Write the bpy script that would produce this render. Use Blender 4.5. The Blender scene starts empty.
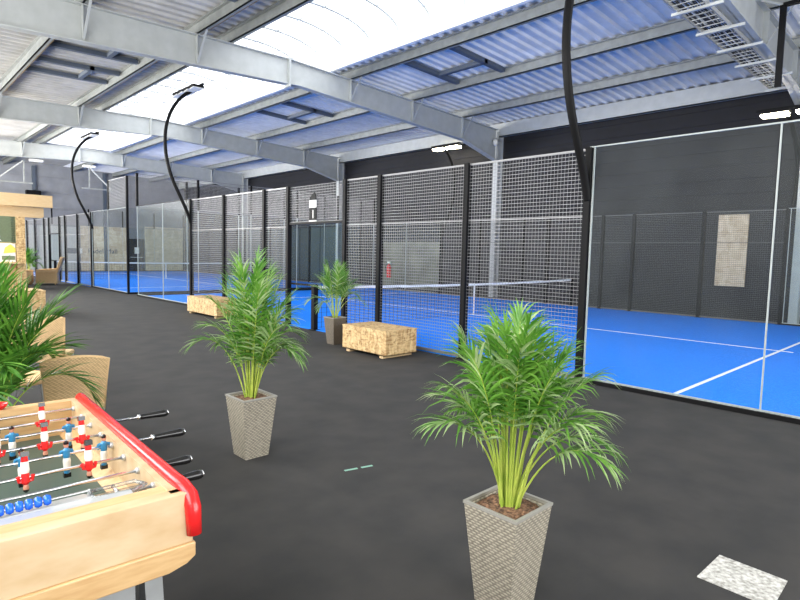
import bpy, math, random
from mathutils import Vector, Matrix
random.seed(7)
C = bpy.context.scene.collection
PI = math.pi
# ------------------------------------------------------------ camera
yaw, pitch, roll = [math.radians(a) for a in (44.0, 4.63, 1.33)]
FPX, CAMH = 560.0, 1.57
F_ = Vector((math.sin(yaw)*math.cos(pitch), math.cos(yaw)*math.cos(pitch), -math.sin(pitch)))
R0 = Vector((math.cos(yaw), -math.sin(yaw), 0)); U0 = R0.cross(F_)
R_ = R0*math.cos(roll)+U0*math.sin(roll); U_ = -R0*math.sin(roll)+U0*math.cos(roll)
cd = bpy.data.cameras.new('camera'); cam = bpy.data.objects.new('camera', cd); C.objects.link(cam)
cd.sensor_width = 36; cd.lens = FPX/800*36; cd.clip_start = 0.05; cd.clip_end = 300
m = Matrix.Identity(4)
for i in range(3):
    m[i][0] = R_[i]; m[i][1] = U_[i]; m[i][2] = -F_[i]
m[2][3] = CAMH
cam.matrix_world = m
bpy.context.scene.camera = cam
# ------------------------------------------------------------ sky
w = bpy.data.worlds.new('overcast_sky'); bpy.context.scene.world = w; w.use_nodes = True
bg = w.node_tree.nodes['Background']; bg.inputs[0].default_value = (0.95, 0.97, 1.0, 1); bg.inputs[1].default_value = 1.6
vs = bpy.context.scene.view_settings
vs.view_transform = 'Standard'; vs.look = 'None'; vs.gamma = 1; vs.use_curve_mapping = False
vs.exposure = 1.4
cy = bpy.context.scene.cycles
cy.max_bounces = 10; cy.transparent_max_bounces = 40; cy.diffuse_bounces = 5; cy.glossy_bounces = 3
cy.sample_clamp_indirect = 6; cy.use_denoising = True; cy.caustics_reflective = False; cy.caustics_refractive = False
def portal(name, loc, rot, sx, sy):
    l = bpy.data.lights.new(name, 'AREA'); l.shape = 'RECTANGLE'; l.size = sx; l.size_y = sy
    l.cycles.is_portal = True
    o = bpy.data.objects.new(name, l); C.objects.link(o); o.location = loc; o.rotation_euler = rot
# openings: roof skylight, plus unseen front and left wall ones added for light
BX0, BX1, BY0, BY1 = -1.4, 17.75, -6.0, 42.0
portal('skylight_portal', (8.2, 13.0, 7.45), (0, 0, 0), 3.3, 38.5)
portal('front_portal', (6.0, BY0-0.1, 2.6), (math.radians(90), 0, 0), 12.0, 4.4)
portal('side_portal', (BX0-0.1, 18.0, 3.4), (0, math.radians(-90), 0), 3.2, 40.0)

def fill_light(name, loc, rot, sx, sy, power, col=(1, .98, .95)):  # unseen area lights added to brighten the roof and the far hall
    l = bpy.data.lights.new(name, 'AREA'); l.shape = 'RECTANGLE'; l.size = sx; l.size_y = sy; l.energy = power; l.color = col
    o = bpy.data.objects.new(name, l); C.objects.link(o); o.location = loc; o.rotation_euler = rot
fill_light('front_fill', (6.0, BY0-0.3, 2.6), (math.radians(97), 0, 0), 12.0, 4.4, 250)  # added fill behind the camera, tilted up to lift the roof
fill_light('side_fill', (BX0-0.3, 9.0, 3.4), (0, math.radians(-92), 0), 3.2, 21.0, 480)  # added fill along the left wall opening
fill_light('far_side_fill', (BX0-0.3, 29.5, 3.6), (0, math.radians(-79), 0), 2.8, 18.0, 2100)  # added fill to brighten the far end of the hall

# ------------------------------------------------------------ materials
def newmat(name):
    mt = bpy.data.materials.new(name); mt.use_nodes = True
    return mt, mt.node_tree, mt.node_tree.nodes['Principled BSDF']
def lin(c):
    return tuple((x/12.92 if x <= 0.04045 else ((x+0.055)/1.055)**2.4) for x in [v/255 for v in c])
def mat(name, col, rough=0.5, metal=0.0, noise=0.0, nscale=20, bump=0.0, spec=0.5, col2=None, stretch=(1,1,1), detail=4):
    mt, nt, b = newmat(name)
    b.inputs['Roughness'].default_value = rough; b.inputs['Metallic'].default_value = metal
    b.inputs['Specular IOR Level'].default_value = spec
    b.inputs['Base Color'].default_value = (*col, 1)
    tc = nt.nodes.new('ShaderNodeTexCoord'); mp = nt.nodes.new('ShaderNodeMapping'); mp.inputs['Scale'].default_value = stretch
    nt.links.new(tc.outputs['Object'], mp.inputs[0])
    n = nt.nodes.new('ShaderNodeTexNoise'); n.inputs['Scale'].default_value = nscale; n.inputs['Detail'].default_value = detail
    nt.links.new(mp.outputs[0], n.inputs['Vector'])
    r = nt.nodes.new('ShaderNodeValToRGB')
    k = noise if noise else 0.03
    c2 = col2 or tuple(min(1, x*(1+k)) for x in col); c1 = col if col2 else tuple(x*(1-k) for x in col)
    r.color_ramp.elements[0].color = (*c1, 1); r.color_ramp.elements[1].color = (*c2, 1)
    r.color_ramp.elements[0].position = 0.33; r.color_ramp.elements[1].position = 0.67
    nt.links.new(n.outputs[0], r.inputs[0]); nt.links.new(r.outputs[0], b.inputs['Base Color'])
    if bump:
        bp = nt.nodes.new('ShaderNodeBump'); bp.inputs['Strength'].default_value = bump; bp.inputs['Distance'].default_value = 0.01
        nt.links.new(n.outputs[0], bp.inputs['Height']); nt.links.new(bp.outputs[0], b.inputs['Normal'])
    return mt
def mix_nodes(nt, a, b, fac, mode='MIX'):
    x = nt.nodes.new('ShaderNodeMixRGB'); x.blend_type = mode
    for s, v in ((1, a), (2, b), (0, fac)):
        if hasattr(v, 'links') or hasattr(v, 'is_output'): nt.links.new(v, x.inputs[s])
        elif isinstance(v, tuple): x.inputs[s].default_value = (*v, 1)
        else: x.inputs[s].default_value = v
    return x.outputs[0]
def osb_mat(name, c1, c2, c3, scale=22):
    mt, nt, b = newmat(name); b.inputs['Roughness'].default_value = 0.65
    tc = nt.nodes.new('ShaderNodeTexCoord')
    nz = nt.nodes.new('ShaderNodeTexNoise'); nz.inputs['Scale'].default_value = 5; nz.inputs['Detail'].default_value = 2
    nt.links.new(tc.outputs['Object'], nz.inputs['Vector'])
    ad = nt.nodes.new('ShaderNodeVectorMath'); ad.operation = 'MULTIPLY_ADD'
    nt.links.new(nz.outputs[1], ad.inputs[0]); ad.inputs[1].default_value = (.10, .10, .10); nt.links.new(tc.outputs['Object'], ad.inputs[2])
    out = None
    for k, st in enumerate(((1, 1, .28), (.3, .45, 1))):
        mp = nt.nodes.new('ShaderNodeMapping'); mp.inputs['Scale'].default_value = st; mp.inputs['Rotation'].default_value = (.3*k, .2, .5*k)
        nt.links.new(ad.outputs[0], mp.inputs[0])
        v = nt.nodes.new('ShaderNodeTexVoronoi'); v.inputs['Scale'].default_value = scale*(1+.4*k); nt.links.new(mp.outputs[0], v.inputs['Vector'])
        r = nt.nodes.new('ShaderNodeValToRGB')
        e = r.color_ramp.elements; e[0].color = (*c1, 1); e[1].color = (*c3, 1); e.new(.5).color = (*c2, 1)
        e[0].position = .1; e[2].position = .9
        sp = nt.nodes.new('ShaderNodeSeparateColor'); nt.links.new(v.outputs['Color'], sp.inputs[0]); nt.links.new(sp.outputs[0], r.inputs[0])
        out = r.outputs[0] if out is None else mix_nodes(nt, out, r.outputs[0], .5)
    nt.links.new(out, b.inputs['Base Color'])
    return mt
def weave_mat(name, dark, light, ku, kv, rough=.6, patch=None):
    """woven strands: bands across x+y and z in object space"""
    mt, nt, b = newmat(name); b.inputs['Roughness'].default_value = rough
    tc = nt.nodes.new('ShaderNodeTexCoord'); s = nt.nodes.new('ShaderNodeSeparateXYZ'); nt.links.new(tc.outputs['Object'], s.inputs[0])
    def M(op, a, b_=None):
        n = nt.nodes.new('ShaderNodeMath'); n.operation = op
        for i, v in enumerate((a, b_)):
            if v is None: continue
            if hasattr(v, 'is_output'): nt.links.new(v, n.inputs[i])
            else: n.inputs[i].default_value = v
        return n.outputs[0]
    u = M('MULTIPLY', M('ADD', s.outputs[0], s.outputs[1]), ku); v = M('MULTIPLY', s.outputs[2], kv)
    p = M('MULTIPLY', M('SINE', u), M('SINE', v))
    h = M('ADD', M('MULTIPLY', p, .5), .5)
    st = M('ABSOLUTE', M('SINE', v))
    hh = M('MULTIPLY', M('ADD', M('MULTIPLY', h, .6), .4), M('POWER', st, .5))
    nz = nt.nodes.new('ShaderNodeTexNoise'); nz.inputs['Scale'].default_value = 30; nt.links.new(tc.outputs['Object'], nz.inputs['Vector'])
    r = nt.nodes.new('ShaderNodeValToRGB'); e = r.color_ramp.elements
    e[0].color = (*dark, 1); e[1].color = (*light, 1); e[0].position = .05; e[1].position = .75
    nt.links.new(M('MULTIPLY', hh, M('ADD', nz.outputs[0], .5)), r.inputs[0])
    nt.links.new(r.outputs[0], b.inputs['Base Color'])
    bp = nt.nodes.new('ShaderNodeBump'); bp.inputs['Strength'].default_value = .5; bp.inputs['Distance'].default_value = .004
    nt.links.new(hh, bp.inputs['Height']); nt.links.new(bp.outputs[0], b.inputs['Normal'])
    return mt
def glass_mat(name, tint, refl, haze, hazecol=(.5, .55, .55), grough=.32):
    mt, nt, b = newmat(name); out = nt.nodes['Material Output']
    nt.nodes.remove(b)
    t = nt.nodes.new('ShaderNodeBsdfTransparent'); t.inputs[0].default_value = (*tint, 1)
    g = nt.nodes.new('ShaderNodeBsdfGlossy'); g.inputs['Roughness'].default_value = grough
    d = nt.nodes.new('ShaderNodeBsdfDiffuse'); d.inputs[0].default_value = (*hazecol, 1)
    lw = nt.nodes.new('ShaderNodeLayerWeight'); lw.inputs[0].default_value = .35
    mm = nt.nodes.new('ShaderNodeMath'); mm.operation = 'MULTIPLY'; mm.inputs[1].default_value = refl
    nt.links.new(lw.outputs['Fresnel'], mm.inputs[0])
    nz = nt.nodes.new('ShaderNodeTexNoise'); nz.inputs['Scale'].default_value = 2.2; nz.inputs['Detail'].default_value = 5
    tc = nt.nodes.new('ShaderNodeTexCoord'); nt.links.new(tc.outputs['Object'], nz.inputs['Vector'])
    m2 = nt.nodes.new('ShaderNodeMath'); m2.operation = 'MULTIPLY'; m2.inputs[1].default_value = haze*2
    nt.links.new(nz.outputs[0], m2.inputs[0])
    a = nt.nodes.new('ShaderNodeMixShader'); nt.links.new(m2.outputs[0], a.inputs[0]); nt.links.new(t.outputs[0], a.inputs[1]); nt.links.new(d.outputs[0], a.inputs[2])
    c = nt.nodes.new('ShaderNodeMixShader'); nt.links.new(mm.outputs[0], c.inputs[0]); nt.links.new(a.outputs[0], c.inputs[1]); nt.links.new(g.outputs[0], c.inputs[2])
    nt.links.new(c.outputs[0], out.inputs[0])
    return mt
def emit_mat(name, col, s):
    mt, nt, b = newmat(name)
    b.inputs['Emission Color'].default_value = (*col, 1); b.inputs['Emission Strength'].default_value = s
    b.inputs['Base Color'].default_value = (*col, 1)
    return mt
def leaf_mat(name, c1, c2, trans=.35):
    mt, nt, b = newmat(name); out = nt.nodes['Material Output']
    tc = nt.nodes.new('ShaderNodeTexCoord'); n = nt.nodes.new('ShaderNodeTexNoise'); n.inputs['Scale'].default_value = 9
    nt.links.new(tc.outputs['Object'], n.inputs['Vector'])
    r = nt.nodes.new('ShaderNodeValToRGB'); e = r.color_ramp.elements
    e[0].color = (*c1, 1); e[1].color = (*c2, 1); e[0].position = .35; e[1].position = .7
    nt.links.new(n.outputs[0], r.inputs[0]); nt.links.new(r.outputs[0], b.inputs['Base Color'])
    b.inputs['Roughness'].default_value = .38
    t = nt.nodes.new('ShaderNodeBsdfTranslucent'); nt.links.new(r.outputs[0], t.inputs[0])
    ms = nt.nodes.new('ShaderNodeMixShader'); ms.inputs[0].default_value = trans
    nt.links.new(b.outputs[0], ms.inputs[1]); nt.links.new(t.outputs[0], ms.inputs[2]); nt.links.new(ms.outputs[0], out.inputs[0])
    return mt
M = {}
M['floor'] = mat('black_rubber_floor', (.021, .021, .0205), .85, noise=.35, nscale=3, bump=.15, col2=(.036, .0335, .031), detail=8)
M['turf'] = mat('blue_turf', (.012, .185, .76), .9, noise=.2, nscale=35, bump=.3, col2=(.020, .245, .94), spec=.1)
M['white_line'] = mat('white_turf_line', (.80, .84, .86), .8)
M['wall_dark'] = mat('dark_wall', (.006, .0065, .010), .8, noise=.2, nscale=2)
M['wall_grey'] = mat('grey_cladding', (.235, .245, .265), .5, noise=.12, nscale=1.5)
M['wall_pale'] = mat('pale_board', (.45, .46, .45), .6)
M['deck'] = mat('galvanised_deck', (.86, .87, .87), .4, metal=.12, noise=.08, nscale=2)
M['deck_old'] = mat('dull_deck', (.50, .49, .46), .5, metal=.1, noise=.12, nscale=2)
M['steel'] = mat('grey_painted_steel', (.42, .44, .43), .45, noise=.06, nscale=4)
M['purlin'] = mat('galvanised_purlin', (.27, .285, .275), .45, metal=.3, noise=.12, nscale=5)
M['rust'] = mat('rusty_edge', (.30, .19, .08), .8, noise=.2)
M['trimmer'] = mat('dark_trimmer', (.08, .10, .13), .6)
M['curb'] = mat('white_skylight_curb', (.88, .89, .88), .5)
M['black'] = mat('black_powder_coat', (.005, .005, .0055), .55, spec=.15)
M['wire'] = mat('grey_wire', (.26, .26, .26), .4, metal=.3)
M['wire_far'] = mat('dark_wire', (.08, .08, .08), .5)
M['glass'] = glass_mat('clear_glass', (.95, .97, .97), .05, .020)
M['glass_far'] = glass_mat('clear_glass_far', (.95, .97, .97), .012, .016)
M['edge'] = mat('glass_edge_strip', (.38, .42, .41), .4)
M['poly'] = glass_mat('polycarbonate', (.97, .98, 1), .1, .06, (.9, .9, .9))
M['osb'] = osb_mat('osb_board', (.30, .16, .055), (.60, .40, .18), (.74, .56, .29), 30)
M['osb_far'] = osb_mat('osb_wall_board', (.56, .44, .29), (.68, .56, .40), (.78, .67, .50), 9)
M['pine'] = mat('planed_pine', (.60, .41, .20), .5, col2=(.68, .50, .28), nscale=6, stretch=(1, 12, 12))
M['beech'] = mat('beech_veneer', (.54, .33, .145), .38, col2=(.64, .43, .21), nscale=5, stretch=(2, 14, 14))
M['beech_pale'] = mat('beech_veneer_pale', (.50, .335, .17), .35, col2=(.62, .47, .29), nscale=3, stretch=(2, 5, 5))
M['pot'] = weave_mat('grey_wicker', (.035, .03, .022), (.40, .36, .28), 2*PI/.032, 2*PI/.026)
M['pot_brown'] = weave_mat('brown_wicker', (.035, .028, .02), (.17, .14, .10), 2*PI/.026, 2*PI/.020)
M['potrim'] = mat('grey_wicker_rim', (.27, .26, .23), .5)
M['wicker'] = weave_mat('honey_wicker', (.34, .19, .08), (.86, .62, .33), 2*PI/.026, 2*PI/.022)
M['rattan'] = mat('rattan_pole', (.74, .50, .25), .5)
M['soil'] = mat('bark_soil', (.05, .025, .014), .95, col2=(.30, .16, .09), nscale=70, bump=1.0)
M['leaf'] = leaf_mat('palm_leaf', (.06, .20, .02), (.20, .42, .06))
M['leaf_pale'] = leaf_mat('palm_leaf_pale', (.25, .40, .14), (.48, .60, .30))
M['stem'] = leaf_mat('palm_stem', (.30, .44, .05), (.55, .62, .12), .15)
M['leaf_dark'] = leaf_mat('palm_leaf_dark', (.03, .13, .012), (.13, .31, .04))
M['red'] = mat('red_plastic', (.75, .02, .02), .22)
M['chrome'] = mat('chrome', (.75, .75, .76), .15, metal=1)
M['grip'] = mat('black_grip', (.01, .01, .01), .15)
M['pitch'] = mat('green_pitch', (.055, .095, .075), .35)
M['metal'] = mat('brushed_metal', (.52, .54, .54), .35, metal=.45, noise=.1, nscale=8)
M['blue_bead'] = mat('blue_bead', (.01, .12, .75), .2)
M['blue_kit'] = mat('blue_kit', (.03, .20, .38), .35)
M['white_plastic'] = mat('white_plastic', (.78, .77, .70), .35)
M['skin'] = mat('figure_skin', (.55, .25, .16), .4)
M['navy'] = mat('navy_plastic', (.008, .012, .05), .25)
M['clearp'] = glass_mat('clear_plastic', (.9, .92, .92), .9, .10, (.8, .85, .85), .03)
M['shutter'] = mat('green_shutter', (.16, .20, .11), .55, noise=.1)
M['lamp_white'] = emit_mat('lamp_glow', (1, .88, .62), 14)
M['lamp_dim'] = mat('lamp_lens', (.75, .76, .74), .25)
M['paper'] = mat('white_paper', (.8, .8, .78), .7)
M['yellow'] = mat('menu_yellow', (.85, .70, .12), .6)
M['mat_white'] = mat('speckled_white', (.28, .27, .24), .8, col2=(.72, .71, .66), nscale=45, bump=.3)
M['tape'] = mat('green_tape', (.22, .42, .33), .6)
M['tray'] = mat('galvanised_tray', (.55, .55, .52), .35, metal=.5)
M['cable'] = mat('black_cable', (.03, .03, .032), .6)
M['net'] = mat('net_cord', (.02, .02, .022), .8)
M['cream'] = mat('cream_pot', (.70, .60, .38), .6)
M['smoked'] = mat('smoked_panel', (.055, .075, .075), .6, spec=.2)
M['greige'] = mat('greige_reflection', (.15, .145, .115), .8, noise=.3, nscale=1.2, spec=.1)

# ------------------------------------------------------------ mesh helpers
class MB:
    def __init__(s): s.v = []; s.f = []; s.mi = []; s.cur = 0
    def add(s, vs, fs):
        n = len(s.v); s.v += [tuple(v) for v in vs]
        for f in fs: s.f.append(tuple(i+n for i in f)); s.mi.append(s.cur)
    def box(s, x0, x1, y0, y1, z0, z1):
        s.add([(x0,y0,z0),(x1,y0,z0),(x1,y1,z0),(x0,y1,z0),(x0,y0,z1),(x1,y0,z1),(x1,y1,z1),(x0,y1,z1)],
              [(0,3,2,1),(4,5,6,7),(0,1,5,4),(1,2,6,5),(2,3,7,6),(3,0,4,7)])
        return s
    def bar(s, a, b, w, h=None, up=(0, 0, 1)):
        a, b = Vector(a), Vector(b); h = h or w; d = (b-a).normalized(); up = Vector(up)
        if abs(d.dot(up)) > .98: up = Vector((1, 0, 0))
        x = d.cross(up).normalized(); z = x.cross(d)
        vs = [p + x*sx*w/2 + z*sz*h/2 for p in (a, b) for sx, sz in ((-1,-1),(1,-1),(1,1),(-1,1))]
        s.add(vs, [(0,1,2,3),(7,6,5,4),(0,4,5,1),(1,5,6,2),(2,6,7,3),(3,7,4,0)]); return s
    def tube(s, pts, r, n=8, caps=True, flat=1.0):
        pts = [Vector(p) for p in pts]; rs = r if isinstance(r, (list, tuple)) else [r]*len(pts)
        vs = []; prev = None
        for i, p in enumerate(pts):
            d = (pts[min(i+1, len(pts)-1)]-pts[max(i-1, 0)]).normalized()
            ref = prev if prev is not None else (Vector((0,0,1)) if abs(d.z) < .9 else Vector((1,0,0)))
            x = (ref - d*ref.dot(d)).normalized(); prev = x; y = d.cross(x)
            vs += [p + (x*math.cos(2*PI*k/n)*flat + y*math.sin(2*PI*k/n))*rs[i] for k in range(n)]
        fs = [(i*n+k, i*n+(k+1) % n, (i+1)*n+(k+1) % n, (i+1)*n+k) for i in range(len(pts)-1) for k in range(n)]
        if caps: fs += [tuple(range(n))[::-1], tuple((len(pts)-1)*n+k for k in range(n))]
        s.add(vs, fs); return s
    def lathe(s, prof, c=(0,0,0), n=16, axis='z'):
        vs = []
        for r, z in prof:
            for k in range(n):
                a = 2*PI*k/n; p = (r*math.cos(a), r*math.sin(a), z)
                if axis == 'x': p = (z, p[0], p[1])
                if axis == 'y': p = (p[0], z, p[1])
                vs.append((p[0]+c[0], p[1]+c[1], p[2]+c[2]))
        fs = [(i*n+k, i*n+(k+1) % n, (i+1)*n+(k+1) % n, (i+1)*n+k) for i in range(len(prof)-1) for k in range(n)]
        fs += [tuple(range(n))[::-1], tuple((len(prof)-1)*n+k for k in range(n))]
        s.add(vs, fs); return s
    def prism(s, poly, axis, a, b):
        """extrude 2D polygon along axis between a and b; poly gives the other two coords in order"""
        def P(u, v, t): return {'x': (t, u, v), 'y': (u, t, v), 'z': (u, v, t)}[axis]
        n = len(poly); s.add([P(u, v, a) for u, v in poly]+[P(u, v, b) for u, v in poly],
              [tuple(range(n))[::-1], tuple(range(n, 2*n))]+[(i, (i+1) % n, n+(i+1) % n, n+i) for i in range(n)]); return s
    def build(s, name, m, parent=None, smooth=False, bevel=0, loc=None, **kw):
        me = bpy.data.meshes.new(name); me.from_pydata(s.v, [], s.f)
        ms = m if isinstance(m, (list, tuple)) else [m]
        for x in ms: me.materials.append(x)
        if len(ms) > 1: me.polygons.foreach_set('material_index', s.mi)
        if smooth: me.polygons.foreach_set('use_smooth', [True]*len(me.polygons))
        me.update()
        o = bpy.data.objects.new(name, me); C.objects.link(o)
        if loc: o.location = loc
        if parent is not None: o.parent = parent
        if bevel:
            b = o.modifiers.new('bevel', 'BEVEL'); b.width = bevel; b.segments = 2; b.limit_method = 'ANGLE'
        for k, v in kw.items(): o[k] = v
        return o
def thing(name, label, cat, loc=(0,0,0), rz=0, group=None, kind=None):
    o = bpy.data.objects.new(name, None); C.objects.link(o); o.location = loc; o.rotation_euler = (0,0,rz)
    o.empty_display_size = .1
    return tag(o, label, cat, group, kind)
def tag(o, label=None, cat=None, group=None, kind=None):
    if label: o['label'] = label
    if cat: o['category'] = cat
    if group: o['group'] = group
    if kind: o['kind'] = kind
    return o
def struct(name, mb, m, parent=None, label=None, cat=None, **k):
    o = mb.build(name, m, parent, **k)
    if parent is None: tag(o, label or name.replace('_', ' '), cat, kind='structure')
    return o
def copy_tree(o, parent=None):
    c = o.copy(); C.objects.link(c)
    if parent is not None: c.parent = parent
    for ch in [x for x in bpy.data.objects if x.parent == o]: copy_tree(ch, c)
    return c

# ------------------------------------------------------------ setting: floor, walls, roof
FX = 6.62; FW = 10.3; XR = FX+FW             # near and far long sides of the courts
struct('floor', MB().box(BX0, BX1, BY0, BY1, -.25, 0), M['floor'], label='black rubber sports hall floor', cat='floor')
YC1 = (-0.6, 9.35, 19.35); YC2 = (20.3, 30.25, 40.2)
def court_surface(yc, label, lab2):
    y0, ym, y1 = yc
    o = struct('floor', MB().box(FX-.02, XR+.45, y0, y1, 0.0, .012), M['turf'], label=label, cat='court floor')
    b = MB(); L = .05
    for ys in (ym-6.95, ym+6.95): b.box(FX+.03, XR-.03, ys-L/2, ys+L/2, .012, .016)
    b.box((FX+XR)/2-L/2, (FX+XR)/2+L/2, ym-7.15, ym+7.15, .012, .0161)
    o2 = b.build('court_lines', M['white_line'], o)
    return o
court_surface(YC1, 'blue artificial turf of the nearer padel court', '')
court_surface(YC2, 'blue artificial turf of the padel court farther down the hall', '')
# walls
b = MB().box(BX1, BX1+.2, BY0, BY1, 0, 7)
z = .3
while z < 6.3: b.box(BX1-.03, BX1, BY0, BY1-.2, z, z+.2); z += .4
struct('wall_right', b, M['wall_dark'], label='dark ribbed wall behind the courts', cat='wall')
b = MB().box(BX0-.2, BX1+.2, BY1, BY1+.2, 0, 7.2)
z = 0
while z < 6.5: b.box(BX0, BX1, BY1-.04, BY1, z+.02, z+.98); z += 1.0
struct('wall_back', b, M['wall_grey'], label='grey panelled wall at the far end of the hall', cat='wall')
b = MB().box(BX0-.2, BX0, BY0, BY1, 0, 1.8).box(BX0-.2, BX0, BY0, BY1, 5.0, 7).box(BX0-.2, BX0, BY0, -2, 1.8, 5).box(BX0-.2, BX0, 38, BY1, 1.8, 5)  # strip opening in this wall is added to let in light
struct('wall_left', b, M['wall_grey'], label='grey wall with a strip opening added for light beside the snack kiosk', cat='wall')
b = MB().box(BX0-.2, 0, BY0-.2, BY0, 0, 7).box(12, BX1+.2, BY0-.2, BY0, 0, 7).box(0, 12, BY0-.2, BY0, 4.8, 7).box(0, 12, BY0-.2, BY0, 0, .4)  # unseen wall; its wide opening is added to let in light
struct('wall_front', b, M['wall_grey'], label='grey wall with a wide opening added for light behind the viewer', cat='wall')
# steel posts of the end wall
b = MB()
for x in (5.9, 8.1, 12.2): b.box(x-.09, x+.09, BY1-.22, BY1-.04, 0, 6.6)
struct('trim_1', b, M['trimmer'], label='dark upright posts on the grey end wall', cat='wall posts')
# end-wall boards, door
struct('trim_2', MB().box(10.7, 13.62, BY1-.12, BY1-.05, 0, 3.0), M['osb_far'], label='pale chipboard cladding on the end wall left of the dark door', cat='board')
struct('trim_3', MB().box(14.85, BX1-.05, BY1-.12, BY1-.05, 0, 3.15), M['osb_far'], label='pale chipboard cladding on the end wall right of the dark door', cat='board')
struct('trim_4', MB().box(6.9, 10.6, BY1-.12, BY1-.05, 0, 2.9), M['wall_pale'], label='light grey boards on the end wall behind the far court', cat='board')
d = struct('door_1', MB().box(13.72, 14.75, BY1-.14, BY1-.05, 0, 2.25), M['black'], label='dark door with a white notice at the far end of the hall', cat='door')
MB().box(14.1, 14.4, BY1-.16, BY1-.14, 1.2, 1.65).build('notice', M['paper'], d)
MB().bar((13.8, BY1-.2, .95), (14.65, BY1-.2, .95), .04).build('push_bar', M['metal'], d)
# lettering on the end wall boards
def text(name, body, size, loc, rot, m, parent, ext=.004):
    cu = bpy.data.curves.new(name, 'FONT'); cu.body = body; cu.size = size; cu.extrude = ext; cu.align_x = 'LEFT'
    o = bpy.data.objects.new(name, cu); C.objects.link(o)
    me = bpy.data.meshes.new_from_object(o); bpy.data.objects.remove(o)
    me.materials.clear(); me.materials.append(m)
    q = bpy.data.objects.new(name, me); C.objects.link(q); q.location = loc; q.rotation_euler = rot; q.parent = parent
    return q
t = thing('wall_sign', 'dark grey band of lettering across the end wall boards behind the far court net', 'sign')
MB().box(9.75, 10.45, BY1-.18, BY1-.12, 1.15, 1.5).build('sign_plate', M['trimmer'], t)
MB().box(10.5, 10.75, BY1-.18, BY1-.12, 1.15, 1.5).build('sign_plate', M['paper'], t)
text('lettering', 'Padel Mall', .46, (11.1, BY1-.14, 1.18), (PI/2, 0, 0), M['trimmer'], t)
# panels added on the right wall in place of reflections seen through the mesh
struct('trim_5', MB().box(BX1-.1, BX1-.03, 15.9, 19.9, .1, 2.15), M['greige'], label='dull beige panels standing in for a pale glass reflection behind the nearer court', cat='panel')
b = MB()
for k in range(5): b.box(BX1-.12, BX1-.03, 22.6+k*1.9, 22.6+k*1.9+1.82, .1, 2.9)
struct('trim_6', b, M['smoked'], label='smoked dark green panels standing in for reflections farther down the dark wall', cat='panel')
struct('trim_7', MB().box(BX1-.12, BX1-.05, 4.55, 5.3, .9, 2.9), M['osb_far'], label='brown chipboard sheet standing in for a wood reflection in the glass', cat='board')  # solid sheet takes the place of a reflected wood tone in the far glass

# roof
RX0, RX1 = 6.75, 9.65
def ztop(x): return 6.56 - .032*abs(x-8.2)       # top of the portal frames
def deck(x0, x1, m, name, label):
    b = MB(); y = BY0; P = .30; prof = []
    while y < BY1:
        prof += [(y, .0), (y+.05, .0), (y+.09, .05), (y+.25, .05), (y+.29, .0)]; y += P
    n = len(prof); vs = []
    N = 2
    for i in range(N):
        x = x0+(x1-x0)*i
        for yy, dz in prof: vs.append((x, yy, ztop(x)+.24+dz))
    b.add(vs, [(i, i+1, n+i+1, n+i) for i in range(n-1)])
    # outer skin
    b.add([(x0, BY0, ztop(x0)+.42), (x1, BY0, ztop(x1)+.42), (x1, BY1, ztop(x1)+.42), (x0, BY1, ztop(x0)+.42)], [(0,1,2,3)])
    return struct(name, b, m, label=label, cat='roof')
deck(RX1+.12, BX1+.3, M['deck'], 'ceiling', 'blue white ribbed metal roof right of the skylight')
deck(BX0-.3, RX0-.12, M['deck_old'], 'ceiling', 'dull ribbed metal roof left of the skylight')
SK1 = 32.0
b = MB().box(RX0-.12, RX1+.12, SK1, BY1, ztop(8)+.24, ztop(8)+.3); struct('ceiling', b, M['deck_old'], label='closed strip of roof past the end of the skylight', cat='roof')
# skylight
sky = thing('window_1', 'long arched white skylight along the ridge of the roof', 'skylight', kind='structure')
b = MB(); NA = 12
arc = [(8.2-1.42*math.cos(PI*k/NA), 7.0+.42*math.sin(PI*k/NA)) for k in range(NA+1)]
vs = [(x, y, z) for y in (BY0, SK1) for x, z in arc]
b.add(vs, [(i, i+1, NA+2+i, NA+1+i) for i in range(NA)])
b.build('glazing', M['poly'], sky)
b = MB(); y = BY0+.5
while y < SK1:
    b.tube([(x, y, z-.03) for x, z in arc], .03, 5); y += 1.05
for k in range(2, NA, 2): b.bar((arc[k][0], BY0, arc[k][1]-.02), (arc[k][0], SK1, arc[k][1]-.02), .02)
b.build('glazing_bars', M['steel'], sky)
b = MB()
for s, x in ((1, RX1), (-1, RX0)):
    zb = ztop(x)+.10
    b.prism([(x, zb), (x+.10*s, zb), (x+.10*s, 7.05), (8.2+1.40*s, 7.05)], 'y', BY0, SK1)
b.box(RX0, RX1, SK1-.02, SK1+.08, 6.6, 7.45)
b.build('curb', M['curb'], sky)

# purlins
def purlin(x, label, m=None, rust=False):
    z = ztop(x)
    b = MB().box(x-.015, x+.015, BY0+.02, BY1-.05, z+.0, z+.235).box(x-.015, x+.09, BY0+.02, BY1-.05, z, z+.018).box(x-.09, x+.015, BY0+.02, BY1-.05, z+.217, z+.235)
    o = b.build('roof_purlin', M['purlin'], None); tag(o, label, 'purlin', 'steel purlins under the metal roof')
    if rust: MB().box(x+.08, x+.10, BY0+.02, BY1-.05, z, z+.05).build('rusty_lip', M['rust'], o, label='rust brown edge')
    return o
purlin(-1.2, 'steel purlin against the left wall under the roof')
purlin(1.0, 'steel purlin nearest the left wall across the dull roof')
purlin(3.4, 'rust edged purlin across the dull roof above the palms and kiosk', rust=True)
purlin(5.75, 'purlin with a rusty lip, second one left of the skylight', rust=True)
purlin(6.55, 'purlin running tight along the left edge of the skylight')
purlin(10.25, 'purlin nearest the right edge of the skylight')
purlin(12.75, 'middle purlin of the blue white roof, second right of the skylight')
purlin(15.2, 'purlin of the blue white roof, last before the eave')
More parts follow.
